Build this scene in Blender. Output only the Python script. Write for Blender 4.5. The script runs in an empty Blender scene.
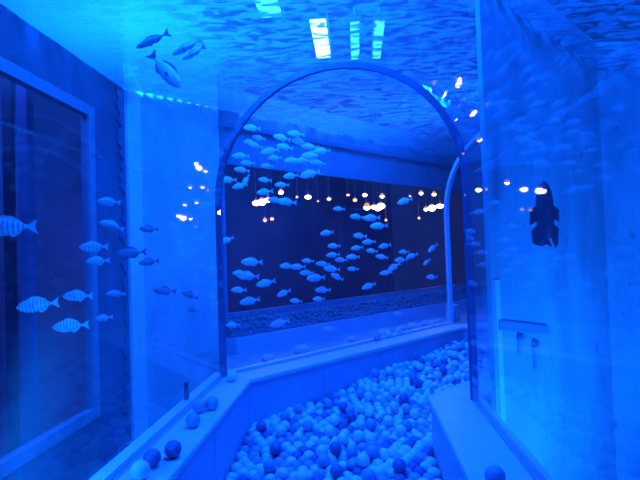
import bpy, bmesh, math, random
import numpy as np
from mathutils import Vector, Matrix
R = math.radians
random.seed(7)
SC = bpy.context.scene
COL = SC.collection

# ------------------------------------------------------------------ camera
FPX = 493.0
CAM = Vector((0, 0, 1.55))
YAW, PITCH, ROLL = R(4.2), R(1.5), R(1.9)
fwd = Vector((-math.sin(YAW)*math.cos(PITCH), math.cos(YAW)*math.cos(PITCH), math.sin(PITCH)))
r0 = fwd.cross(Vector((0, 0, 1))).normalized(); u0 = r0.cross(fwd)
c_, s_ = math.cos(ROLL), math.sin(ROLL)
right = r0*c_ - u0*s_
up = r0*s_ + u0*c_
cd = bpy.data.cameras.new('camera'); cam = bpy.data.objects.new('camera', cd); COL.objects.link(cam)
cam.matrix_world = Matrix(((right.x, up.x, -fwd.x, CAM.x), (right.y, up.y, -fwd.y, CAM.y),
                           (right.z, up.z, -fwd.z, CAM.z), (0, 0, 0, 1)))
cd.sensor_width = 36; cd.lens = 36*FPX/640; cd.clip_start = .02; cd.clip_end = 100
SC.camera = cam

def ray(px, py):
    return (fwd + right*((px-320)/FPX) - up*((py-240)/FPX))
def at(px, py, y):                       # point on the sight line at tunnel distance y
    d = ray(px, py); return CAM + d*(y/d.y)
def proj(p):
    d = p - CAM; z = d.dot(fwd)
    if z <= .01: return None
    return 320+FPX*d.dot(right)/z, 240-FPX*d.dot(up)/z, z

# ------------------------------------------------------------------ world, exposure, lights
w = bpy.data.worlds.new('world'); SC.world = w; w.use_nodes = True
w.node_tree.nodes['Background'].inputs[0].default_value = (.012, .03, .22, 1)
w.node_tree.nodes['Background'].inputs[1].default_value = .30
vs = SC.view_settings
vs.view_transform = 'Standard'; vs.look = 'None'; vs.gamma = 1; vs.use_curve_mapping = False
vs.exposure = 0.55
SC.cycles.caustics_reflective = False; SC.cycles.caustics_refractive = False
SC.cycles.transparent_max_bounces = 32; SC.cycles.max_bounces = 10
SC.cycles.sample_clamp_indirect = 6
BLUE = (.003, .132, 1.0)
CYAN = (.003, .19, 1.0)
def area(name, loc, target, size, power, col=BLUE, sy=None):
    l = bpy.data.lights.new(name, 'AREA'); l.energy = power; l.color = col; l.size = size
    if sy: l.shape = 'RECTANGLE'; l.size_y = sy
    o = bpy.data.objects.new(name, l); COL.objects.link(o); o.location = loc
    o.rotation_euler = (Vector(target)-Vector(loc)).to_track_quat('-Z', 'Y').to_euler()
    return o
area('tank_light_panel', (-.2, 2.6, 4.3), (-.2, 3.2, 0), 1.6, 430, BLUE, 2.5)
area('tank_light_panel', (-1.45, 3.0, 4.0), (-1.75, 5.0, 1.3), .6, 260, CYAN)
area('tank_light_panel', (.7, 5.6, 4.2), (.4, 5.8, .5), 1.2, 350, BLUE, 2.5)
area('tank_light_panel', (2.2, 1.6, 4.1), (2.0, 3.9, .9), .9, 125, BLUE)
area('tank_fill_light', (2.0, 1.5, .15), (1.5, 3.7, .45), .5, 46, CYAN).data.spread = R(105)  # unseen lamp added to brighten the lower part of the right wall
area('hall_fill_light', (-2.6, 8.6, 3.9), (-.6, 9.4, 0), 2.0, 190, (.05, .10, 1.0))  # unseen blue fill added to lift the dark behind the long window
area('hall_fill_light', (-3.2, 2.6, 3.9), (-3.9, 3.4, 0), 1.0, 48, (.04, .10, 1.0))  # same added fill for the dark behind the left window
area('tank_fill_light', (-1.5, 1.5, 1.0), (-1.25, 2.9, .5), .3, 14, CYAN)  # unseen lamp added close by to brighten the left sealant strip

# ------------------------------------------------------------------ materials
def nt(name):
    m = bpy.data.materials.new(name); m.use_nodes = True; t = m.node_tree
    return m, t, t.nodes, t.links, t.nodes['Principled BSDF']
def plain(name, col, rough=.5, var=.0, scale=6, bump=0, bscale=40, spec=.5, coat=0, col2=None, stretch=None):
    m, t, N, L, P = nt(name)
    P.inputs['Base Color'].default_value = (*col, 1); P.inputs['Roughness'].default_value = rough
    P.inputs['Specular IOR Level'].default_value = spec; P.inputs['Coat Weight'].default_value = coat
    P.inputs['Coat Roughness'].default_value = .05
    tc = N.new('ShaderNodeTexCoord'); src = tc.outputs['Object']
    if stretch:
        mp = N.new('ShaderNodeMapping'); mp.inputs['Scale'].default_value = stretch; L.new(src, mp.inputs[0]); src = mp.outputs[0]
    if var or col2:
        n = N.new('ShaderNodeTexNoise'); n.inputs['Scale'].default_value = scale; n.inputs['Detail'].default_value = 6
        n.inputs['Roughness'].default_value = .65; L.new(src, n.inputs['Vector'])
        r = N.new('ShaderNodeValToRGB'); r.color_ramp.elements[0].position = .35; r.color_ramp.elements[1].position = .68
        d = col2 or tuple(c*(1-var) for c in col)
        r.color_ramp.elements[0].color = (*d, 1); r.color_ramp.elements[1].color = (*col, 1)
        L.new(n.outputs['Fac'], r.inputs[0]); L.new(r.outputs[0], P.inputs['Base Color'])
    if bump:
        n2 = N.new('ShaderNodeTexNoise'); n2.inputs['Scale'].default_value = bscale; n2.inputs['Detail'].default_value = 4
        L.new(src, n2.inputs['Vector'])
        b = N.new('ShaderNodeBump'); b.inputs['Strength'].default_value = bump; b.inputs['Distance'].default_value = .02
        L.new(n2.outputs['Fac'], b.inputs['Height']); L.new(b.outputs[0], P.inputs['Normal'])
    return m
def emit(name, col, s):
    m, t, N, L, P = nt(name); P.inputs['Base Color'].default_value = (0, 0, 0, 1)
    P.inputs['Emission Color'].default_value = (*col, 1); P.inputs['Emission Strength'].default_value = s
    return m
def acrylic(name, tint, veil, ior=1.3):
    m, t, N, L, P = nt(name); N.remove(P); out = N['Material Output']
    tr = N.new('ShaderNodeBsdfTransparent'); tr.inputs[0].default_value = (*tint, 1)
    gl = N.new('ShaderNodeBsdfGlossy'); gl.inputs['Roughness'].default_value = .015; gl.inputs[0].default_value = (1, 1, 1, 1)
    df = N.new('ShaderNodeBsdfTranslucent'); df.inputs[0].default_value = (.7, .8, .9, 1)
    fr = N.new('ShaderNodeFresnel'); fr.inputs[0].default_value = ior
    geo = N.new('ShaderNodeNewGeometry'); inv = N.new('ShaderNodeMath'); inv.operation = 'SUBTRACT'; inv.inputs[0].default_value = 1
    L.new(geo.outputs['Backfacing'], inv.inputs[1])
    mul = N.new('ShaderNodeMath'); mul.operation = 'MULTIPLY'; L.new(fr.outputs[0], mul.inputs[0]); L.new(inv.outputs[0], mul.inputs[1])
    n = N.new('ShaderNodeTexNoise'); n.inputs['Scale'].default_value = 1.7; n.inputs['Detail'].default_value = 5
    tc = N.new('ShaderNodeTexCoord'); L.new(tc.outputs['Object'], n.inputs['Vector'])
    vm = N.new('ShaderNodeMapRange'); vm.inputs[1].default_value = .3; vm.inputs[2].default_value = .75
    vm.inputs[3].default_value = veil*.5; vm.inputs[4].default_value = veil*1.5; L.new(n.outputs['Fac'], vm.inputs[0])
    a = N.new('ShaderNodeMixShader'); L.new(vm.outputs[0], a.inputs[0]); L.new(tr.outputs[0], a.inputs[1]); L.new(df.outputs[0], a.inputs[2])
    b = N.new('ShaderNodeMixShader'); L.new(mul.outputs[0], b.inputs[0]); L.new(a.outputs[0], b.inputs[1]); L.new(gl.outputs[0], b.inputs[2])
    L.new(b.outputs[0], out.inputs[0]); return m
def water_mat():
    m, t, N, L, P = nt('water_surface'); N.remove(P); out = N['Material Output']
    tc = N.new('ShaderNodeTexCoord'); mp = N.new('ShaderNodeMapping'); mp.inputs['Scale'].default_value = (3.0, 7.0, 1)
    L.new(tc.outputs['Object'], mp.inputs[0])
    n = N.new('ShaderNodeTexNoise'); n.inputs['Scale'].default_value = 2.2; n.inputs['Detail'].default_value = 5; n.inputs['Distortion'].default_value = .6
    L.new(mp.outputs[0], n.inputs['Vector'])
    bp = N.new('ShaderNodeBump'); bp.inputs['Strength'].default_value = .5; bp.inputs['Distance'].default_value = .06; L.new(n.outputs['Fac'], bp.inputs['Height'])
    tr = N.new('ShaderNodeBsdfTransparent'); tr.inputs[0].default_value = (.75, .9, 1, 1)
    tl = N.new('ShaderNodeBsdfTranslucent'); tl.inputs[0].default_value = (.17, .22, .28, 1); L.new(bp.outputs[0], tl.inputs['Normal'])
    gl = N.new('ShaderNodeBsdfGlossy'); gl.inputs['Roughness'].default_value = .06; L.new(bp.outputs[0], gl.inputs['Normal'])
    rp = N.new('ShaderNodeValToRGB'); rp.color_ramp.elements[0].position = .43; rp.color_ramp.elements[1].position = .59
    rp.color_ramp.elements[0].color = (.03,)*3+(1,); rp.color_ramp.elements[1].color = (.8,)*3+(1,)
    L.new(n.outputs['Fac'], rp.inputs[0])
    # left tank water made nearly calm so the mirrored wall stays smooth and bright
    sx = N.new('ShaderNodeSeparateXYZ'); L.new(tc.outputs['Object'], sx.inputs[0])
    cm = N.new('ShaderNodeMapRange'); cm.interpolation_type = 'SMOOTHSTEP'
    cm.inputs[1].default_value = -1.35; cm.inputs[2].default_value = -.75; cm.inputs[3].default_value = .18; cm.inputs[4].default_value = 1; L.new(sx.outputs[0], cm.inputs[0])
    bs = N.new('ShaderNodeMath'); bs.operation = 'MULTIPLY'; bs.inputs[1].default_value = .5; L.new(cm.outputs[0], bs.inputs[0]); L.new(bs.outputs[0], bp.inputs['Strength'])
    tf = N.new('ShaderNodeMath'); tf.operation = 'MULTIPLY'; L.new(rp.outputs[0], tf.inputs[0]); L.new(cm.outputs[0], tf.inputs[1])
    a = N.new('ShaderNodeMixShader'); a.inputs[0].default_value = .62; L.new(tl.outputs[0], a.inputs[1]); L.new(gl.outputs[0], a.inputs[2])
    b = N.new('ShaderNodeMixShader'); L.new(tf.outputs[0], b.inputs[0]); L.new(a.outputs[0], b.inputs[1]); L.new(tr.outputs[0], b.inputs[2])
    L.new(b.outputs[0], out.inputs[0]); return m
M = dict(
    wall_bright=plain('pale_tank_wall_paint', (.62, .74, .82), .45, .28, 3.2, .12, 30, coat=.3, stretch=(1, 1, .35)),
    wall_dark=plain('dark_tank_wall', (.08, .16, .28), .5, .45, 2.0, .2, 18),  # left wall taken as unlit; that shade is set in its base colour
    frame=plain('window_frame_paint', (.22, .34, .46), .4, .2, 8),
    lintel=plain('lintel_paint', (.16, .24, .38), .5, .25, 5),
    wall_right=plain('right_wall_paint', (.36, .62, .78), .5, .35, 2.3, .1, 20, stretch=(1, 1, .5)),
    floor_tank=plain('tank_floor_paint', (.34, .5, .62), .55, .4, 4, .2, 25),
    ledge=plain('vinyl_ledge', (.6, .66, .72), .42, .12, 3, .05, 60),
    ledge_face=plain('vinyl_fascia', (.46, .56, .76), .45, .15, 3, .05, 60),
    seam=plain('dark_seam', (.12, .16, .26), .6),
    sill=plain('white_sealant_sill', (.88, .92, .95), .35, .08, 10),
    joint=plain('dark_silicone_joint', (.07, .13, .26), .35, .1),
    joint_pale=plain('pale_joint', (.55, .65, .75), .35, .1),
    ball_pale=plain('pale_plastic_ball', (.66, .74, .82), .38, spec=.4),
    ball_mid=plain('blue_plastic_ball', (.30, .38, .62), .38, spec=.4),
    ball_dark=plain('dark_plastic_ball', (.14, .16, .36), .38, spec=.4),
    fish=plain('silver_fish_skin', (.74, .84, .92), .4, .2, 12),
    fish_dark=plain('blue_grey_fish_skin', (.26, .36, .52), .4, .3, 12),
    fin=plain('fish_fin', (.58, .70, .80), .5),
    fin_dark=plain('dark_fish_fin', (.10, .15, .28), .5),
    eye=plain('fish_eye', (.02, .02, .04), .2),
    black_fish=plain('dark_fish_skin', (.015, .025, .07), .5),
    hall=plain('dark_hall_wall', (.10, .12, .22), .8, .3, 1.2),
    hall_floor=plain('dark_hall_floor', (.08, .09, .18), .6),
    gravel=plain('pale_gravel', (.16, .22, .34), .7, .5, 30), pebble=plain('blue_grey_pebble', (.22, .30, .42), .7, .3, 30),
    spike=plain('comb_spike', (.30, .38, .5), .5),
    housing=plain('lamp_housing', (.05, .05, .07), .4),
    bulb=emit('warm_bulb', (1.0, .68, .36), 17), bulb_dim=emit('amber_bulb', (1.0, .48, .24), 3.0), glow_shade=emit('amber_glow_shade', (1.0, .38, .12), 1.1),  # emissive cone material added for the orange glow around the bulbs
    led=emit('cyan_lamp_lens', (.05, .6, 1.0), 3), led_white=emit('white_lamp_lens', (.45, .95, 1.0), 6),
    dark=plain('dark_rubber', (.02, .03, .06), .5),
    stone=plain('pale_stone', (.7, .76, .8), .6, .3, 9, .4, 12),
    acrylic=acrylic('acrylic_sheet', (.90, .95, .98), .035),
    acrylic_hazy=acrylic('hazy_acrylic_sheet', (.88, .94, .98), .08, 1.38),  # heavier translucent veil gives this sheet its milky haze
    glass=acrylic('viewing_glass', (.85, .9, .95), .01),
    water=water_mat(),
)
# striped fish skin
def striped():
    m = plain('striped_fish_skin', (.55, .68, .78), .4); t = m.node_tree; N, L = t.nodes, t.links
    tc = N.new('ShaderNodeTexCoord'); wv = N.new('ShaderNodeTexWave'); wv.bands_direction = 'X'; wv.inputs['Scale'].default_value = 3.6
    wv.inputs['Distortion'].default_value = .6; L.new(tc.outputs['Object'], wv.inputs['Vector'])
    r = N.new('ShaderNodeValToRGB'); r.color_ramp.elements[0].position = .10; r.color_ramp.elements[1].position = .34
    r.color_ramp.elements[0].color = (.22, .30, .48, 1); r.color_ramp.elements[1].color = (.62, .75, .85, 1)
    L.new(wv.outputs['Fac'], r.inputs[0]); L.new(r.outputs[0], N['Principled BSDF'].inputs['Base Color']); return m
M['striped'] = striped()
def stain(m):                      # short vertical algae streaks on the right wall
    t = m.node_tree; N, L = t.nodes, t.links; P = N['Principled BSDF']; src = P.inputs['Base Color'].links[0].from_socket
    tc = N.new('ShaderNodeTexCoord'); mp = N.new('ShaderNodeMapping'); mp.inputs['Scale'].default_value = (8, 8, 4); L.new(tc.outputs['Object'], mp.inputs[0])
    n = N.new('ShaderNodeTexNoise'); n.inputs['Scale'].default_value = 1.6; n.inputs['Detail'].default_value = 2; L.new(mp.outputs[0], n.inputs['Vector'])
    r = N.new('ShaderNodeValToRGB'); r.color_ramp.elements[0].position = .66; r.color_ramp.elements[1].position = .72
    r.color_ramp.elements[0].color = (1, 1, 1, 1); r.color_ramp.elements[1].color = (.55, .62, .70, 1); L.new(n.outputs['Fac'], r.inputs[0])
    mx = N.new('ShaderNodeMix'); mx.data_type = 'RGBA'; mx.blend_type = 'MULTIPLY'; mx.inputs[0].default_value = 1
    L.new(src, mx.inputs[6]); L.new(r.outputs[0], mx.inputs[7]); L.new(mx.outputs[2], P.inputs['Base Color'])
stain(M['wall_right'])

# ------------------------------------------------------------------ mesh helpers
class MB:
    def __init__(s): s.v = []; s.f = []
    def add(s, vs_, fs):
        k = len(s.v); s.v += [tuple(v) for v in vs_]; s.f += [tuple(i+k for i in f) for f in fs]; return s
    def box(s, o, a, b, c):              # corner o and three edge vectors
        o, a, b, c = map(Vector, (o, a, b, c))
        p = [o, o+a, o+a+b, o+b, o+c, o+a+c, o+a+b+c, o+b+c]
        fs = [(0, 3, 2, 1), (4, 5, 6, 7), (0, 1, 5, 4), (1, 2, 6, 5), (2, 3, 7, 6), (3, 0, 4, 7)]
        if a.cross(b).dot(c) < 0: fs = [f[::-1] for f in fs]
        return s.add(p, fs)
    def loft(s, rings, cap=True, closed=True):
        n = len(rings[0]); k = len(s.v); s.v += [tuple(p) for r in rings for p in r]
        for i in range(len(rings)-1):
            for j in range(n if closed else n-1):
                a, b = k+i*n+j, k+i*n+(j+1) % n
                s.f.append((a, b, b+n, a+n))
        if cap: s.f.append(tuple(k+j for j in range(n))[::-1]); s.f.append(tuple(k+(len(rings)-1)*n+j for j in range(n)))
        return s
    def tube(s, p, q, r, n=8, r2=None):
        p, q = Vector(p), Vector(q); d = (q-p).normalized(); x = d.orthogonal().normalized(); y = d.cross(x); r2 = r if r2 is None else r2
        return s.loft([[c+(x*math.cos(2*math.pi*i/n)+y*math.sin(2*math.pi*i/n))*rr for i in range(n)] for c, rr in ((p, r), (q, r2))])
    def build(s, name, mat, parent=None, smooth=False, bevel=0, fix=True):
        me = bpy.data.meshes.new(name); me.from_pydata(s.v, [], s.f)
        bm = bmesh.new(); bm.from_mesh(me)
        if fix: bmesh.ops.recalc_face_normals(bm, faces=bm.faces)
        bm.to_mesh(me); bm.free()
        me.materials.append(M[mat] if isinstance(mat, str) else mat)
        if smooth: me.shade_smooth()
        o = bpy.data.objects.new(name, me); COL.objects.link(o); o.parent = parent
        if bevel:
            b = o.modifiers.new('bevel', 'BEVEL'); b.width = bevel; b.segments = 2; b.limit_method = 'ANGLE'
        return o
def tag(o, label, cat, group=None):
    o['label'] = label; o['category'] = cat
    if group: o['group'] = group
    return o
def struct(o, label=None):
    o['kind'] = 'structure'
    if label: o['label'] = label
    return o
def stuff(o, label, cat):
    o['label'] = label; o['category'] = cat; o['kind'] = 'stuff'; return o
def empty(name, loc=(0, 0, 0)):
    o = bpy.data.objects.new(name, None); COL.objects.link(o); o.location = loc; o.empty_display_size = .05; return o

# ------------------------------------------------------------------ tunnel plan: stations along a mitred path, o = offset to the right of the left acrylic wall
TH = R(42); WID = 1.84; ZL = .55; ZS = 2.01; RAD = .92; ZW = 3.14; ZF = -.10
def hv(a): return Vector((math.sin(a), math.cos(a), 0))
def hr(a): return Vector((math.cos(a), -math.sin(a), 0))
HEAD = [0, TH, 2*TH]
L1 = Vector((-1.12, 4.05, 0)); L0 = Vector((-1.12, -.9, 0)); L2 = L1+hv(HEAD[1])*3.5; L3 = L2+hv(HEAD[2])*2.6
ST = [(L0, hr(0), 1), (L1, hr(TH/2), 1/math.cos(TH/2)), (L2, hr(1.5*TH), 1/math.cos(TH/2)), (L3, hr(2*TH), 1)]
def sp(k, o, z): P, d, s = ST[k]; q = P+d*(o*s); return Vector((q.x, q.y, z))
def sweep(prof, ks): return MB().loft([[sp(k, o, z) for o, z in prof] for k in ks])
def rect(o0, o1, z0, z1): return [(o0, z0), (o1, z0), (o1, z1), (o0, z1)]
T = .035
def arc(r, a0=180, a1=0, n=22): return [(RAD+r*math.cos(R(a0+(a1-a0)*i/n)), ZS+r*math.sin(R(a0+(a1-a0)*i/n))) for i in range(n+1)]
names = [('wall_left', 'wall_right', 'ceiling'), ('wall_far_left', 'wall_far_right', 'ceiling_far'), ('wall_end_left', 'wall_end_right', 'ceiling_end')]
for k in range(3):
    a, b, c = names[k]
    struct(sweep(rect(-T, 0, ZL, ZS), (k, k+1)).build(a, 'acrylic'), 'clear acrylic tunnel wall standing on the padded ledge')
    struct(sweep(rect(WID, WID+T, ZL, ZS), (k, k+1)).build(b, 'acrylic_hazy' if k == 0 else 'acrylic'), 'clear acrylic tunnel wall standing on the padded ledge')
    struct(sweep(arc(RAD)+arc(RAD+T)[::-1], (k, k+1)).build(c, 'acrylic', smooth=False), 'clear curved acrylic tunnel roof under the water')

# arch-shaped joints between the acrylic segments
def joint(k, name, mat, label, r_in, r_out, half):
    P, d, s = ST[k]; n = Vector((-d.y, d.x, 0))*half
    prof_i = [(RAD-r_in, ZL)]+arc(r_in)+[(RAD+r_in, ZL)]
    prof_o = [(RAD-r_out, ZL)]+arc(r_out)+[(RAD+r_out, ZL)]
    rings = []
    for (oi, zi), (oo, zo) in zip(prof_i, prof_o):
        a, b = sp(k, oi, zi), sp(k, oo, zo); rings.append([a-n, b-n, b+n, a+n])
    o = MB().loft(rings).build(name, mat, smooth=False); tag(o, label, 'arch joint'); return o
joint(1, 'arch_joint', 'joint', 'dark blue arched joint framing the view into the ball pit bend', RAD-.002, RAD+T+.010, .016)
joint(2, 'arch_joint', 'joint_pale', 'pale arched joint at the far end of the tank bend', RAD-.004, RAD+T+.012, .024)

# ledges and pit walls
LW = .215; RW = .25
for k in range(3):
    for side in (0, 1):
        o0, o1 = (-.03, LW) if side == 0 else (WID-RW, WID+.03)
        e = empty('padded_ledge'); 
        lab = [['padded ledge along the straight tunnel with loose balls beside the striped fish', 'padded ledge below the hazy acrylic wall with the dark hanging fish'],
               ['padded ledge at the foot of the far tank with the fish school', 'padded ledge on the inside of the tunnel bend'],
               ['padded ledge beyond the pale far joint, outer side', 'padded ledge beyond the pale far joint, inner side']][k][side]
        tag(e, lab, 'ledge')
        lip = .02; i0, i1 = (o0, o1+lip) if side == 0 else (o0-lip, o1)
        sweep(rect(i0, i1, ZL-.045, ZL), (k, k+1)).build('ledge_top', 'ledge', e, bevel=.012)
        fo = (o1-.03, o1) if side == 0 else (o0, o0+.03)
        # fascia boards with open seams
        A0, A1, B0, B1 = sp(k, fo[0], 0), sp(k+1, fo[0], 0), sp(k, fo[1], 0), sp(k+1, fo[1], 0)
        ln = (A1-A0).length; nb = max(1, round(ln/.95)); g = .004/ln
        for i in range(nb):
            f0, f1 = i/nb+(g if i else 0), (i+1)/nb-(g if i < nb-1 else 0)
            q4 = [A0.lerp(A1, f0), A0.lerp(A1, f1), B0.lerp(B1, f1), B0.lerp(B1, f0)]
            MB().loft([[Vector((q.x, q.y, z)) for q in q4] for z in (ZF, ZL-.046)]).build('fascia_board', 'ledge_face', e)
        bo = (o0, fo[0]-.004) if side == 0 else (fo[1]+.004, o1)
        sweep(rect(bo[0], bo[1], ZF, ZL-.046), (k, k+1)).build('ledge_core', 'seam', e)
        if k < 2 and not (side and k):
            so = (-T-.075, -T-.004) if side == 0 else (WID+T+.004, WID+T+.035)
            sweep(rect(so[0], so[1], ZL-.06, ZL+.022), (k, k+1)).build('sealant_strip', 'sill', e)

# floors
pf = sweep(rect(LW-.03, WID-RW+.03, ZF-.05, ZF), (0, 1, 2, 3)).build('floor', 'ledge_face'); struct(pf, 'ball pit floor under the balls')

# ------------------------------------------------------------------ tank shell
OT = 1.0                                           # tank width
CA = sp(1, -OT, 0); CB = CA+hv(TH)*9.0; CC = CB+hr(TH)*5
def wall_hole(name, P, Q, z0, z1, holes, thick, mat, label, nrm):
    """vertical wall from P to Q with rectangular holes [(s0,s1,za,zb)]; thickness along nrm"""
    d = (Q-P); ln = d.length; d = d/ln; m = MB(); n = nrm*thick
    def bx(s0, s1, a, b):
        if s1-s0 > 1e-4 and b-a > 1e-4: q = P+d*s0; m.box((q.x, q.y, a), d*(s1-s0), n, (0, 0, b-a))
    cur = 0
    for s0, s1, a, b in sorted(holes):
        bx(cur, s0, z0, z1); bx(s0, s1, z0, a); bx(s0, s1, b, z1); cur = s1
    bx(cur, ln, z0, z1)
    return struct(m.build(name, mat), label)
# A: left tank wall with viewing window
PA = Vector((CA.x, -.9, 0)); nA = Vector((-1, 0, 0))
wy0, wy1, wz0, wz1 = 1.5, 3.86, .30, 2.80
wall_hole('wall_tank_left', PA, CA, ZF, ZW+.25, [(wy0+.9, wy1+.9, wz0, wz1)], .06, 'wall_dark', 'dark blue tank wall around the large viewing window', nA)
def window(name, P, d, n, s0, s1, z0, z1, fw, proud, label, fmat='frame'):
    e = struct(empty(name), label)
    def bx(nm, a0, a1, b0, b1, mat, n0, n1):
        q = P+d*a0+n*n0; MB().box((q.x, q.y, b0), d*(a1-a0), n*(n1-n0), (0, 0, b1-b0)).build(nm, mat, e)
    bx('window_frame', s0, s0+fw, z0, z1, fmat, -proud, .05); bx('window_frame', s1-fw, s1, z0, z1, fmat, -proud, .05)
    bx('window_frame', s0+fw, s1-fw, z0, z0+fw, fmat, -proud, .05); bx('window_frame', s0+fw, s1-fw, z1-fw, z1, fmat, -proud, .05)
    bx('pane', s0+fw, s1-fw, z0+fw, z1-fw, 'glass', .005, .025)
    return e
window('window_1', PA, Vector((0, 1, 0)), nA, wy0+.9, wy1+.9, wz0, wz1, .085, .02, 'tall viewing window looking out on the dark hall')
# C: back wall of the bend, pale blank part then the long dark window
v2 = hv(TH); n2 = -hr(TH)
s_open = 1.02
zc0, zc1 = .88, 2.60
PC = CA.copy(); lenC = (CB-CA).length
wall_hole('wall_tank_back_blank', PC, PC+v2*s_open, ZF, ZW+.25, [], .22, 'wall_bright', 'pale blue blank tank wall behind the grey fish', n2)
P2 = PC+v2*s_open
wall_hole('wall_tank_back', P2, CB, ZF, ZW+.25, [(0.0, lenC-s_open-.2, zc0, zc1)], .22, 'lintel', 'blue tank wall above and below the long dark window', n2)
window('window_2', P2, v2, n2, 0.0, lenC-s_open-.2, zc0, zc1, .05, .01, 'long dark viewing window behind the fish school', 'lintel')
q = P2-n2*.07
tr = MB().box((q.x, q.y, zc1+.34), v2*(lenC-s_open), n2*.07, (0, 0, .05)).build('trim_1', 'joint'); struct(tr, 'dark ledge line above the long window')
v3 = hv(2*TH)
# corner strip between left wall and blank wall
q = CA-n2*.012+v2*.02
st = MB().box((q.x, q.y, ZF), v2*.13, n2*.02, (0, 0, ZW-ZF)).build('trim_2', 'sill'); struct(st, 'pale vertical strip in the tank corner')
rj = random.Random(8)
def jag(P, d, ln, up_, w0, w1, out, name, label):
    m = MB(); n = int(ln/.05); A = []; B = []
    for i in range(n+1):
        c = P+d*(ln*i/n); A.append(c+up_*rj.uniform(0, .012)); B.append(c+up_*rj.uniform(w0, w1)*(1 if rj.random() > .25 else .4))
    m.loft([A+B[::-1], [p+out*.012 for p in A+B[::-1]]]); return struct(m.build(name, 'joint'), label)
jag(Vector((CA.x+.001, CA.y-.02, ZF)), Vector((0, 0, 1)), ZW-ZF-.02, Vector((0, -1, 0)), .05, .16, Vector((1, 0, 0)), 'trim_4', 'ragged dark sealant down the tank corner')
jag(Vector((CA.x+.001, 1.6, ZF+.001)), Vector((0, 1, 0)), CA.y-1.75, Vector((1, 0, 0)), .04, .13, Vector((0, 0, 1)), 'trim_5', 'ragged dark sealant along the foot of the left tank wall')
# tank floors: deep on the left, raised shelf along the bend
fl = MB(); a = [sp(0, -OT, ZF), sp(0, -.03, ZF), sp(1, -.03, ZF), P2+Vector((0, 0, ZF)), sp(1, -OT, ZF)]
fl.loft([[p-Vector((0, 0, .08)) for p in a], a]); struct(fl.build('floor_tank_left', 'floor_tank'), 'tank floor below the left window')
ZB = .52
fl = MB(); a = [Vector((L1.x, L1.y, ZB))-hr(TH/2)*.06, sp(2, -.03, ZB), sp(3, -.03, ZB), CB+Vector((0, 0, ZB)), P2+Vector((0, 0, ZB))]
fl.loft([[Vector((p.x, p.y, ZF)) for p in a], a]); struct(fl.build('floor_tank_back', 'floor_tank'), 'raised tank floor in front of the long dark window')
# F: right wall on the inside of the bend
OF = WID+.27; ZR = -.75
F1 = sp(1, OF, 0); F2 = sp(2, OF, 0); F3 = sp(3, OF, 0)
F0 = F1.copy(); dF = hv(TH); tt = (F1.x-(L1.x+WID+T+.012))/dF.x; F0 = F1-dF*(tt-.045)
nF = hr(TH)
wall_hole('wall_tank_right', F0, F2, ZR, ZW+.25, [], .03, 'wall_right', 'mottled blue wall behind the dark hanging fish', -nF)
wall_hole('wall_tank_right_end', F2, F3+hv(2*TH)*3, ZR, ZW+.25, [], .06, 'wall_right', 'plain blue wall past the corner on the right', -hr(2*TH))
q = F0+dF*.02
struct(MB().box((q.x, q.y, ZF), dF*.06, nF*.015, (0, 0, 1.35-ZF)).build('trim_3', 'sill'), 'pale vertical strip at the edge of the right wall')
fl = MB(); a = [Vector((L1.x+WID+.03, -.9, ZR)), Vector((6, -.9, ZR)), Vector((6, F2.y+.4, ZR)), Vector((F2.x, F2.y, ZR)), Vector((F0.x, F0.y, ZR))]
fl.loft([[p-Vector((0, 0, .08)) for p in a], a]); q = Vector((L1.x+WID+.03, -.9, ZR)); struct(MB().box(q, (-.06, 0, 0), (0, F0.y+.9, 0), (0, 0, ZF-ZR)).build('wall_tank_foot', 'floor_tank'), 'tank wall below the right ledge')
struct(fl.build('floor_tank_right', 'floor_tank'), 'tank floor right of the tunnel')
# gravel bank and comb of spikes below the long window
gb = empty('gravel_bank', P2+v2*2); tag(gb, 'bumpy gravel bank with a spiked edge below the long dark window', 'gravel bank')
def local(o): o.parent = gb; o.matrix_parent_inverse = Matrix.Translation(-gb.location); return o
lb = lenC-s_open
def gp(s, n, z): q = P2+v2*s-n2*n; return Vector((q.x, q.y, z))
ZP, ZT = .69, .87
core = MB().loft([[gp(s, .002, ZP), gp(s, .16, ZP), gp(s, .06, ZT-.02), gp(s, .002, ZT)] for s in (0, lb-.35)]); local(core.build('bank_core', 'gravel'))
local(MB().loft([[gp(s, .002, ZB), gp(s, .25, ZB), gp(s, .22, ZP), gp(s, .002, ZP)] for s in (0, lb-.35)]).build('plinth', 'ledge_face'))
rg = random.Random(3); g = MB(); s = .02
def pebble(mb, c, r):
    P = [Vector(p).normalized() for p in ((1, 0, 0), (-1, 0, 0), (0, 1, 0), (0, -1, 0), (0, 0, 1), (0, 0, -1))]
    k = [r*rg.uniform(.75, 1.25) for _ in P]
    mb.add([c+p*q for p, q in zip(P, k)], [(0, 2, 4), (2, 1, 4), (1, 3, 4), (3, 0, 4), (2, 0, 5), (1, 2, 5), (3, 1, 5), (0, 3, 5)])
while s < lb-.38:
    for z in np.linspace(ZP+.02, ZT-.03, 4):
        f = (z-ZP)/(ZT-ZP); pebble(g, gp(s+rg.uniform(-.02, .02), .16-.10*f, z+rg.uniform(-.02, .02)), rg.uniform(.018, .03))
    s += .045
o = local(g.build('gravel', 'pebble', smooth=True)); o['kind'] = 'stuff'
sm = MB(); s = .02
while s < lb-.38:
    sm.tube(gp(s, .05, ZT-.03), gp(s, .05, ZT+.04+rg.uniform(-.008, .012)), .008, 5, .004); s += .045
o = local(sm.build('comb_spikes', 'spike')); o['kind'] = 'stuff'

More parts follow.
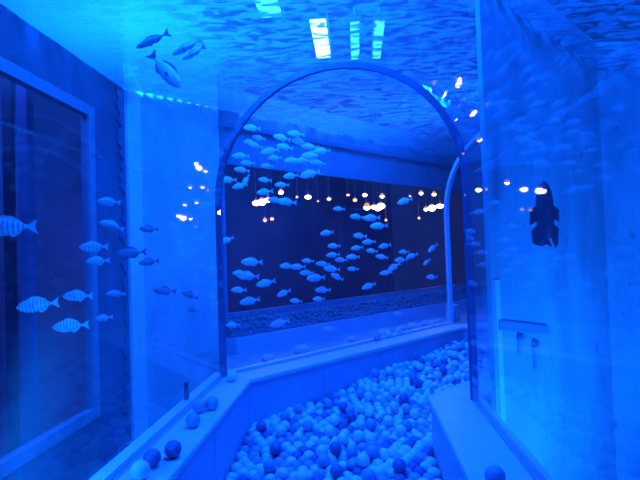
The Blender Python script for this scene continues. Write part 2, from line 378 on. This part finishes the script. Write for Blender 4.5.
# ------------------------------------------------------------------ water surface with ripples
nx, ny = 110, 150; x0, x1, y0, y1 = -2.12, 5.2, -.9, 11.2
def poly_in(p, P):
    c = False; j = len(P)-1
    for i in range(len(P)):
        if (P[i][1] > p[1]) != (P[j][1] > p[1]) and p[0] < (P[j][0]-P[i][0])*(p[1]-P[i][1])/(P[j][1]-P[i][1])+P[i][0]: c = not c
        j = i
    return c
wm = MB(); idx = {}
outl = [(PA.x, PA.y), (CA.x, CA.y), (CB.x, CB.y), (F3.x, F3.y), (F2.x, F2.y), (6, F2.y+.3), (6, -.9)]
for i in range(nx+1):
    for j in range(ny+1):
        x = x0+(x1-x0)*i/nx; y = y0+(y1-y0)*j/ny
        cal = .2+.8*min(1, max(0, (x+1.35)/.6)); z = ZW+cal*(.006*math.sin(9*y+2*math.sin(2.3*x))+.005*math.sin(14*y-5*x+1.3*math.sin(3*y))+.004*math.sin(21*y+7*x))
        idx[i, j] = len(wm.v); wm.v.append((x, y, z))
for i in range(nx):
    for j in range(ny):
        cx = x0+(x1-x0)*(i+.5)/nx; cy = y0+(y1-y0)*(j+.5)/ny
        if poly_in((cx, cy), outl): wm.f.append((idx[i, j], idx[i+1, j], idx[i+1, j+1], idx[i, j+1]))
bmw = wm.build('water_surface', 'water', smooth=True); stuff(bmw, 'rippled water surface above the tunnel roof', 'water')

# ------------------------------------------------------------------ halls beyond the windows
def hallbox(name, P, d, n, s0, s1, n0, n1, z0, z1, mat, label):
    q = P+d*s0+n*n0; return struct(MB().box((q.x, q.y, z0), d*(s1-s0), n*(n1-n0), (0, 0, z1-z0)).build(name, mat), label)
hallbox('floor_hall', PC, v2, n2, -6, 14, .24, 7, ZF-.1, ZF, 'hall_floor', 'dark floor of the hall outside')
hallbox('wall_hall_back', PC, v2, n2, -2, 13, 7, 7.2, ZF, 4.7, 'hall', 'dark hall wall far behind the long window')
hallbox('wall_hall_left', PA, Vector((0, 1, 0)), nA, -1, 9, 2.4, 2.5, ZF, 4.7, 'hall', 'dark hall wall behind the left window')
hallbox('ceiling_hall', PC, v2, n2, -8, 14, -8, 7.2, 4.7, 4.8, 'hall', 'dark hall ceiling over tanks and tunnel')
# posts seen in the left hall window
for i, (px, wd, mat) in enumerate(((24, .085, 'lintel'), (9, .03, 'housing'))):
    p = at(px, 250, 3.62); 
    o = MB().box((p.x-.04, p.y, ZF), (.08, 0, 0), (0, wd, 0), (0, 0, 3.9)).build('post', mat)
    tag(o, ['broad blue post standing outside the left viewing window', 'thin post standing outside the left viewing window'][i], 'post')

# ------------------------------------------------------------------ lamps
def hall_lamp(p, r, label, sq, mat, rod_to=4.7):
    e = empty('pendant_lamp', p); tag(e, label, 'lamp', 'warm lamps in the dark hall')
    b = MB(); 
    rings = [[Vector((r*math.sin(a)*math.cos(t), r*math.sin(a)*math.sin(t), -r*math.cos(a))) for t in np.linspace(0, 2*math.pi, 12, endpoint=False)] for a in (.15, .6, 1.1, 1.6, 2.2)]
    b.loft([[Vector((q.x*sq, q.y*sq, q.z*.8)) for q in rg_] for rg_ in rings]).build('bulb', mat, e, smooth=True)
    MB().tube((0, 0, -r*.05), (0, 0, r*1.0), r*1.05, 12, r*.4).build('glow_shade', 'glow_shade', e)  # glowing cone imitates the orange fringe around the bulb
    MB().tube((0, 0, r*1.0), (0, 0, r*2.2), r*.4, 10, r*.2).build('socket', 'housing', e)
    MB().tube((0, 0, r*2.2), (0, 0, rod_to-p.z), .006, 6).build('cord', 'housing', e)
LAMPS = [(262, 202, 8.3, .075), (281, 192, 9.5, .06), (308, 197, 9.5, .055), (265, 220, 9.0, .045), (329, 199, 10, .045), (355, 200, 10, .045), (367, 207, 10, .085),
         (381, 206, 10, .08), (382, 196, 10.5, .06), (365, 195, 11, .05), (421, 193, 11.5, .06), (434, 194, 11.5, .06), (432, 208, 11, .09), (440, 206, 11.5, .07), (386, 220, 10.5, .035), (419, 218, 11, .035), (256, 203, 8.6, .06), (268, 200, 9.2, .06), (272, 219, 9.1, .035), (374, 207, 10.4, .06), (378, 209, 10.2, .05), (426, 209, 11.2, .06), (348, 195, 10.6, .03), (297, 197, 10, .03), (318, 201, 10, .025), (410, 196, 11, .03)]
for px, py, y, r in LAMPS:
    dim = r < .05
    hall_lamp(at(px, py, y), r*.95, 'dim amber lamp hanging in the dark hall behind the long window' if dim else 'bright warm lamp hanging in the dark hall behind the long window', random.uniform(.8, 1.35), 'bulb_dim' if dim else 'bulb')
def tank_lamp(p, wd, ln, label, mat):
    e = empty('tank_lamp', p); tag(e, label, 'lamp', 'lamps over the water')
    MB().box((-wd/2, -ln/2, 0), (wd, 0, 0), (0, ln, 0), (0, 0, .02)).build('lens', mat, e)
    MB().box((-wd*.6, -ln/2-.02, .02), (wd*1.2, 0, 0), (0, ln+.04, 0), (0, 0, .07)).build('housing', 'housing', e, bevel=.01)
    for q in (-ln*.35, ln*.35): MB().tube((0, q, .09), (0, q, 4.7-p.z), .012, 6).build('stem', 'housing', e)
for px, py, wd, ln, mat, lab in ((267, 4, .22, .55, 'led', 'cyan strip lamp over the water above the blank tank wall'), (321, 41, .17, 1.0, 'led_white', 'bright white strip lamp over the water above the arch joint'),
                            (355, 43, .10, 1.0, 'led', 'narrow cyan strip lamp over the water beside the bright white one'), (378, 42, .10, 1.0, 'led', 'narrow cyan strip lamp over the water, second beside the white one')):
    d = ray(px, py); tank_lamp(CAM+d*((4.0-CAM.z)/d.z), wd, ln, lab, mat)

# ------------------------------------------------------------------ fish
def fish_parts(mat, fin, root, detail, slim=1.0):
    b = MB(); n = 10
    prof = [(.5, .012), (.47, .05), (.40, .105), (.28, .155), (.12, .175), (-.04, .155), (-.18, .10), (-.28, .045), (-.34, .028)]
    b.loft([[Vector((x, h*.42*math.sin(2*math.pi*i/n), h*slim*math.cos(2*math.pi*i/n)-.0)) for i in range(n)] for x, h in prof])
    b.build('body', mat, root, smooth=True)
    def slab(nm, pts, t=.008, m=fin, off=Vector((0, 0, 0)), rot=None):
        k = MB(); A = [Vector((x, -t, z)) for x, z in pts]; B = [Vector((x, t, z)) for x, z in pts]
        k.loft([A, B]); 
        if rot: k.v = [tuple(rot @ Vector(v)+off) for v in k.v]
        return k.build(nm, m, root)
    slab('tail_fin', [(-.32, .022), (-.42, .09), (-.5, .14), (-.455, .02), (-.455, -.02), (-.5, -.14), (-.42, -.09), (-.32, -.022)])
    s = slim
    slab('dorsal_fin', [(.24, .155*s), (.12, .225*s), (-.04, .21*s), (-.2, .12*s), (-.2, .08*s), (.1, .15*s)])
    slab('anal_fin', [(.02, -.145*s), (-.08, -.20*s), (-.22, -.10*s), (-.2, -.07*s)])
    if detail:
        for sgn in (-1, 1):
            slab('pectoral_fin', [(0, 0), (-.1, .03), (-.14, -.03), (-.06, -.05)], .004, fin, Vector((.2, sgn*.07, -.03)), Matrix.Rotation(sgn*R(-30), 3, 'Z'))
            e = MB(); c = Vector((.415, sgn*.036, .03))
            e.loft([[c+Vector((math.cos(t)*.018*q, sgn*h, math.sin(t)*.018*q)) for t in np.linspace(0, 6.283, 8, endpoint=False)] for q, h in ((1, 0), (.8, .01), (.2, .014))])
            e.build('eye', 'eye', root, smooth=True)
def copy_tree(o, parent=None):
    c = o.copy(); COL.objects.link(c); c.parent = parent
    for ch in list(o.children): copy_tree(ch, c)
    return c
PROTO = {}
def put_fish(kind, px, py, lpx, tilt, y, label, group, flip=False, mixv=.5, along=None):
    p = at(px, py, y)
    if kind not in PROTO:
        e = empty('fish'); PROTO[kind] = e
        mat, fin, det, slim = {'striped': ('striped', 'fin', True, 1.0), 'silver': ('fish', 'fin', False, 1.0), 'dim': ('fish_dark', 'fin_dark', False, 1.0), 'slim': ('fish_dark', 'fin_dark', True, .6), 'big': ('fish', 'fin_dark', True, .95)}[kind]
        fish_parts(mat, fin, e, det, slim)
    else: e = copy_tree(PROTO[kind])
    al = along or v2
    h = (-right*(1-mixv)-al*mixv).normalized()
    if flip: h = -h
    vd = (p-CAM).normalized(); fs = max(.4, (h-vd*h.dot(vd)).length)
    L = lpx*(p-CAM).dot(fwd)/FPX/fs*(.9 if kind == 'striped' else 1)
    x = (h*math.cos(R(tilt))+Vector((0, 0, 1))*math.sin(R(tilt))).normalized()
    yv = Vector((0, 0, 1)).cross(x).normalized(); zv = x.cross(yv)
    e.matrix_world = Matrix.Translation(p) @ Matrix(((x.x, yv.x, zv.x, 0), (x.y, yv.y, zv.y, 0), (x.z, yv.z, zv.z, 0), (0, 0, 0, 1))) @ Matrix.Scale(L, 4)
    tag(e, label, 'fish', group)
    return e
rf = random.Random(11)
vA = Vector((0, 1, 0))
G1 = 'striped fish in the left tank'
for px, py, l, t, y, lab in [
    (9, 227, 54, -2, 2.55, 'largest striped fish, passing in front of the posts outside the left window'),
    (38, 305, 42, -7, 2.5, 'striped fish low in front of the broad blue post outside the left window'),
    (78, 296, 31, 0, 2.7, 'pale striped fish over the dark glass beside the window frame, above another'),
    (71, 326, 37, -4, 2.6, 'lowest striped fish over the dark left viewing window'),
    (94, 247, 30, -2, 2.85, 'striped fish crossing the window frame, upper one of a pair'),
    (98, 261, 25, -3, 2.95, 'striped fish crossing the window frame, lower one of a pair'),
    (109, 202, 25, 2, 3.1, 'slim pale fish crossing the dark wall beside the window, highest of those there'),
    (112, 226, 28, 18, 3.1, 'pale fish tilted head-up on the dark wall near the tank corner'),
    (116, 294, 21, 0, 3.2, 'small pale fish at the tank corner beside the pale strip'),
    (104, 318, 19, -8, 3.2, 'small pale fish low on the dark wall strip beside the window')]:
    put_fish('striped', px, py, l, t, y, lab, G1, mixv=.15, along=vA)
for px, py, l, t in [(131, 253, 30, -5), (149, 229, 19, 3), (165, 291, 22, 4), (190, 295, 17, 25), (193, 310, 12, 10), (149, 262, 20, -8)]:
    put_fish('dim', px, py, l, t, 4.1, 'dim blue grey fish in front of the pale blank tank wall', 'dim fish by the blank wall', mixv=.2)
put_fish('slim', 153, 40, 36, -27, 3.1, 'dark slim fish pointing down near the surface, beside the pale corner strip', 'fish high by the blank wall', mixv=.1)
put_fish('slim', 187, 47, 33, -30, 3.45, 'dark slim fish pointing down near the surface, upper one of a close pair', 'fish high by the blank wall', mixv=.1)
put_fish('slim', 194, 53, 27, -32, 3.55, 'dark slim fish pointing down near the surface, lower one of a close pair', 'fish high by the blank wall', mixv=.1)
put_fish('big', 165, 70, 44, -50, 3.15, 'stout fish diving steeply below the slim dark fish', 'fish high by the blank wall', flip=True, mixv=.1)
def tank_y(px, py, k):                    # distance where the sight line is at fraction k across the far tank
    d = ray(px, py); d = d/d.y
    def hit(o):
        Q = L1-hr(TH)*o; nn = hr(TH); return (Q-CAM).dot(nn)/d.dot(nn)
    return hit(T)*(1-k)+hit(OT)*k
low = [(252, 262, 22, 2), (248, 276, 23, 4), (240, 273, 15, 0), (266, 283, 20, -12), (239, 290, 16, 3), (250, 301, 21, -10), (284, 293, 15, -20), (296, 301, 13, 4), (287, 266, 15, 0), (298, 267, 16, 0), (308, 261, 13, 2),
       (323, 264, 15, 3), (332, 269, 17, 5), (307, 273, 15, 0), (316, 278, 19, -2), (337, 277, 14, 25), (323, 290, 16, 2), (319, 299, 13, 0), (327, 233, 14, -8), (334, 246, 13, 0), (333, 255, 14, -5), (341, 260, 13, 0), (353, 257, 14, 0),
       (353, 269, 12, 2), (360, 236, 14, 4), (369, 242, 14, -3), (357, 248, 13, -8), (372, 251, 12, 5), (385, 246, 13, -10), (382, 257, 13, 8), (404, 252, 11, 0), (401, 260, 13, -3), (412, 256, 13, -20), (386, 273, 13, -5),
       (394, 267, 15, -30), (427, 262, 9, -35), (433, 248, 12, -35), (432, 277, 11, 0), (369, 286, 15, -18), (379, 226, 18, -3), (372, 218, 17, -3), (357, 217, 14, 3), (405, 201, 16, -18), (339, 209, 12, 0), (227, 240, 15, -20)]
for px, py, l, t in low:
    put_fish('silver', px, py, l, t, tank_y(px, py, rf.uniform(.25, .6)), 'pale silver fish in the school before the long dark window', 'fish school before the long window', mixv=rf.uniform(.1, .6))
upf = [(241, 156, 18, 0), (248, 163, 15, 0), (242, 170, 16, 8), (228, 180, 18, -3), (240, 186, 16, -15), (265, 180, 14, 5), (267, 166, 14, 0), (256, 146, 15, 8), (259, 138, 14, 12), (270, 151, 20, -15), (285, 147, 17, 10),
       (300, 142, 17, 8), (293, 161, 18, 0), (304, 161, 20, -3), (312, 156, 22, 0), (291, 176, 16, -10), (310, 174, 22, -15), (265, 192, 17, -8), (282, 185, 15, 0), (287, 202, 20, 3), (252, 128, 18, 3), (282, 138, 18, 10), (296, 134, 18, 5),
       (310, 147, 18, 3), (322, 151, 18, -5), (275, 158, 15, 0), (246, 180, 13, -60), (275, 200, 16, 0), (318, 163, 17, 3), (250, 142, 13, 0)]
for px, py, l, t in upf:  # solid fish stand in for the school's rippled reflection overhead
    put_fish('silver', px, py, l, t, tank_y(px, py, rf.uniform(.2, .5)), 'pale fish shape standing in for the school mirrored in the water surface', 'fish shapes for the school reflection', mixv=rf.uniform(.1, .6))
for px, py, l, t in [(280, 323, 20, -12), (233, 325, 15, 0), (330, 329, 15, 0), (399, 314, 11, 5)]:
    put_fish('silver', px, py, l, t, tank_y(px, py, .3), 'pale fish swimming low in front of the gravel bank', 'fish by the gravel bank', mixv=.4)
# dark fish hanging upright behind the right acrylic wall
p = at(545, 214, 2.85); e = empty('hanging_fish', p); tag(e, 'dark fish hanging upright with spread fins behind the right acrylic wall', 'fish')
vd = (p-CAM).normalized(); e.rotation_euler = (0, 0, math.atan2(vd.y, vd.x)-math.pi/2)
b = MB(); n = 14
b.loft([[Vector((hw*math.cos(2*math.pi*i/n), .8*hw*math.sin(2*math.pi*i/n), z)) for i in range(n)] for z, hw in ((.185, .006), (.17, .022), (.13, .037), (.07, .046), (0, .048), (-.07, .043), (-.12, .03), (-.15, .014))]).build('body', 'black_fish', e, smooth=True)
def slab3(nm, pts, y=0, t=.006):
    k = MB(); k.loft([[Vector((x, y-t, z)) for x, z in pts], [Vector((x, y+t, z)) for x, z in pts]]); return k.build(nm, 'black_fish', e)
slab3('pectoral_fin', [(-.04, .05), (-.078, .03), (-.08, -.06), (-.045, -.04)]); slab3('pectoral_fin', [(.04, .05), (.072, .02), (.07, -.05), (.045, -.03)])
slab3('pelvic_fin', [(-.035, -.05), (-.075, -.09), (-.07, -.165), (-.03, -.18), (-.01, -.12)]); slab3('pelvic_fin', [(.03, -.05), (.066, -.08), (.06, -.17), (.045, -.195), (.02, -.12)])
slab3('tail_fin', [(-.012, -.13), (.012, -.13), (.03, -.19), (0, -.17), (-.03, -.185)])

# fittings on the right wall
def onF(px, py, out=.0):
    d = ray(px, py); t = (F0-CAM).dot(nF)/d.dot(nF); return CAM+d*t+nF*out
a, b_ = onF(496, 324, .002), onF(546, 329, .002)
tag(MB().box(a-Vector((0, 0, .035)), b_-a, nF*.03, (0, 0, .06)).build('wall_bar', 'frame', bevel=.006), 'dark horizontal bar fixed to the mottled right wall', 'bar')
for (px, py, r, lab) in ((518, 336, .026, 'small round dark knob under the wall bar'), (533, 343, .03, 'larger round dark knob under the wall bar, above a short stem')):
    c = onF(px, py, 0); e = empty('wall_fixture', c); tag(e, lab, 'fixture')
    MB().tube((0, 0, 0), nF*.035, r, 12, r*.8).build('knob', 'wall_dark', e)
    MB().box(Vector((0, 0, -.17 if px > 525 else -.11))-dF*.02, dF*.04, nF*.012, (0, 0, .15 if px > 525 else .09)).build('stem', 'frame', e)

# ------------------------------------------------------------------ balls
BR = .043
bm = bmesh.new(); bmesh.ops.create_icosphere(bm, subdivisions=3, radius=BR)
bme = {}
for k in ('ball_pale', 'ball_mid', 'ball_dark'):
    me = bpy.data.meshes.new('ball'); bm.to_mesh(me); me.shade_smooth(); me.materials.append(M[k]); bme[k] = me
bm.free()
def ball(k, loc, label, group):
    o = bpy.data.objects.new('ball', bme[k]); COL.objects.link(o); o.location = loc; tag(o, label, 'ball', group); return o
# settle a pile inside the pit
rb = np.random.RandomState(5)
PIT = [(sp(0, LW, 0)), sp(1, LW, 0), sp(2, LW, 0), sp(2, WID-RW, 0), sp(1, WID-RW, 0), sp(0, WID-RW, 0)]
def seg_planes():       # for each of the two corridors: left and right wall planes
    out = []
    for k in (0, 1):
        out.append((np.array(sp(k, LW, 0))[:2], np.array(hr(HEAD[k]))[:2], WID-LW-RW))
    return out
SP = seg_planes(); mit_p = np.array(L1)[:2]; mit_n = np.array(hv(TH/2))[:2]
def floor_h(P):
    u = (P[:, :2]-mit_p) @ np.array(hv(TH))[:2]
    return .02+.075*np.clip(u, 0, 3)+.035*np.sin(3.1*P[:, 0]+1)*np.sin(2.7*P[:, 1])
pts = []
for x in np.arange(-1.2, 3.0, .075):
    for y in np.arange(2.2, 7.6, .075):
        k = 1 if (np.array((x, y))-mit_p) @ mit_n > 0 else 0
        o = (np.array((x, y))-SP[k][0]) @ SP[k][1]
        if BR < o < SP[k][2]-BR and (np.array((x, y))-np.array(L2)[:2]) @ np.array(hv(1.5*TH))[:2] < -.1: pts.append((x, y))
P = np.array([(x, y, 0) for x, y in pts]); P[:, :2] += rb.uniform(-.034, .034, (len(P), 2)); P[:, 2] = floor_h(P)+.10+rb.uniform(0, .2, len(P))
for it in range(150):
    P[:, 2] -= .0035 if it < 95 else 0
    D = P[:, None, :]-P[None, :, :]
    d2 = (D**2).sum(-1); np.fill_diagonal(d2, 9)
    I, J = np.nonzero(np.triu(d2 < (2*BR)**2))
    if len(I):
        v = P[I]-P[J]; d = np.sqrt((v**2).sum(1))+1e-9; c = (v/d[:, None])*((2*BR-d)*.40)[:, None]
        np.add.at(P, I, c); np.add.at(P, J, -c)
    P[:, 2] = np.maximum(P[:, 2], floor_h(P)+.10)
    sd = (P[:, :2]-mit_p) @ mit_n
    for k in (0, 1):
        msk = (sd > 0) if k else (sd <= 0)
        o = (P[:, :2]-SP[k][0]) @ SP[k][1]; co = np.clip(o, BR, SP[k][2]-BR)
        P[msk, :2] += ((co-o)[:, None]*SP[k][1])[msk]
    P[:, 1] = np.maximum(P[:, 1], 2.2)
vis = []
for i, p in enumerate(P):
    q = proj(Vector(p))
    seen = q and -12 < q[0] < 466 and 320 < q[1] < 492
    if seen:         # not hidden behind the right ledge end
        over = np.any((np.hypot(P[:, 0]-p[0], P[:, 1]-p[1]) < BR*.9) & (P[:, 2] > p[2]+BR))
        vis.append((q[2]+(3 if over else 0), i))
vis.sort(); singles = {i for _, i in vis[:298]}
rest = MB(); ico = bmesh.new(); bmesh.ops.create_icosphere(ico, subdivisions=2, radius=BR)
iv = [v.co.copy() for v in ico.verts]; ifc = [tuple(v.index for v in f.verts) for f in ico.faces]; ico.free()
restk = []
def kind_of(): 
    u = rb.rand(); return 'ball_pale' if u < .56 else 'ball_mid' if u < .86 else 'ball_dark'
LAB = {'ball_pale': 'pale plastic ball in the ball pit', 'ball_mid': 'medium blue plastic ball in the ball pit', 'ball_dark': 'dark blue plastic ball in the ball pit'}
for i, p in enumerate(P):
    k = kind_of(); v = Vector(p)
    if i in singles: ball(k, v, LAB[k], {'ball_pale': 'pale balls in the pit', 'ball_mid': 'medium blue balls in the pit', 'ball_dark': 'dark blue balls in the pit'}[k])
    else: rest.add([q+v for q in iv], ifc); restk += [list(bme).index(k)]*len(ifc)
o = rest.build('ball_pile', 'ball_pale', smooth=True, fix=False)
for k in ('ball_mid', 'ball_dark'): o.data.materials.append(M[k])
o.data.polygons.foreach_set('material_index', restk)
stuff(o, 'balls heaped farther back and underneath in the ball pit', 'balls')
# balls on the ledges
def on_ledge(px, py):
    d = ray(px, py); t = (ZL+BR-CAM.z)/d.z; return CAM+d*t
for px, py, k, lab in [(140, 470, 'ball_pale', 'pale ball on the left ledge, beside the two dark balls'), (152, 458, 'ball_dark', 'dark ball on the left ledge touching the pale ball'), (173, 449, 'ball_dark', 'dark ball alone in the middle of the left ledge'),
                       (193, 420, 'ball_mid', 'blue ball on the left ledge, in front of a close pair'), (199, 406, 'ball_mid', 'blue ball of a close pair against the left acrylic wall'), (212, 403, 'ball_mid', 'blue ball of a close pair near the ledge edge'),
                       (232, 376, 'ball_pale', 'pale ball on the ledge corner under the arch joint'), (495, 476, 'ball_mid', 'blue ball on the right ledge'),
                       (377, 337, 'ball_mid', 'blue ball on the far ledge, first of a short row'), (388, 334, 'ball_pale', 'pale ball on the far ledge, in the middle of a short row'), (399, 331, 'ball_pale', 'pale ball on the far ledge, at the end of a short row'),
                       (432, 323, 'ball_pale', 'pale ball on the far ledge, beside the white block')]:
    ball(k, on_ledge(px, py), lab, 'balls on the ledges')
# white block and stones at the far end
q = on_ledge(457, 316); q.z = ZL
tag(MB().box(q-v2*.08, v2*.17, n2*.13, (0, 0, .2)).build('foam_block', 'stone', bevel=.012), 'white foam block standing at the end of the far ledge', 'block')
rs = random.Random(4)
for px, n_ in ((266, .10), (300, .14), (352, .12), (383, .1), (402, .14), (413, .09), (424, .13), (438, .1)):
    s = None
    d = ray(px, 300); Q = L1-hr(TH)*(T+.12+n_); t = (Q-CAM).dot(hr(TH))/d.dot(hr(TH)); c = CAM+d*t; c.z = ZB+.04
    m = MB(); 
    rr = rs.uniform(.05, .085)
    rings = []
    for a in np.linspace(.05, 3.09, 7):
        rings.append([Vector((rr*1.3*math.sin(a)*math.cos(t)*rs.uniform(.85, 1.15), rr*math.sin(a)*math.sin(t)*rs.uniform(.85, 1.15), -rr*.7*math.cos(a))) for t in np.linspace(0, 6.283, 10, endpoint=False)])
    m.loft(rings); o = m.build('stone', 'stone', smooth=True); o.location = c; o.rotation_euler[2] = rs.uniform(0, 3)
    tag(o, 'pale stone lying on the tank floor behind the far acrylic wall', 'stone', 'stones on the far tank floor')
# small dark clip by the left sealant strip
p = at(184, 391, 3.35); p.x = L1.x-T-.05; e = empty('dark_clip', (p.x, p.y, ZL+.022)); tag(e, 'small dark clip standing on the sealant strip left of the balls', 'clip')
MB().box((-.015, -.02, 0), (.03, 0, 0), (0, .04, 0), (0, 0, .07)).build('clip_body', 'dark', e, bevel=.006)
MB().tube((0, 0, .07), (0, 0, .115), .014, 8, .018).build('clip_head', 'dark', e)
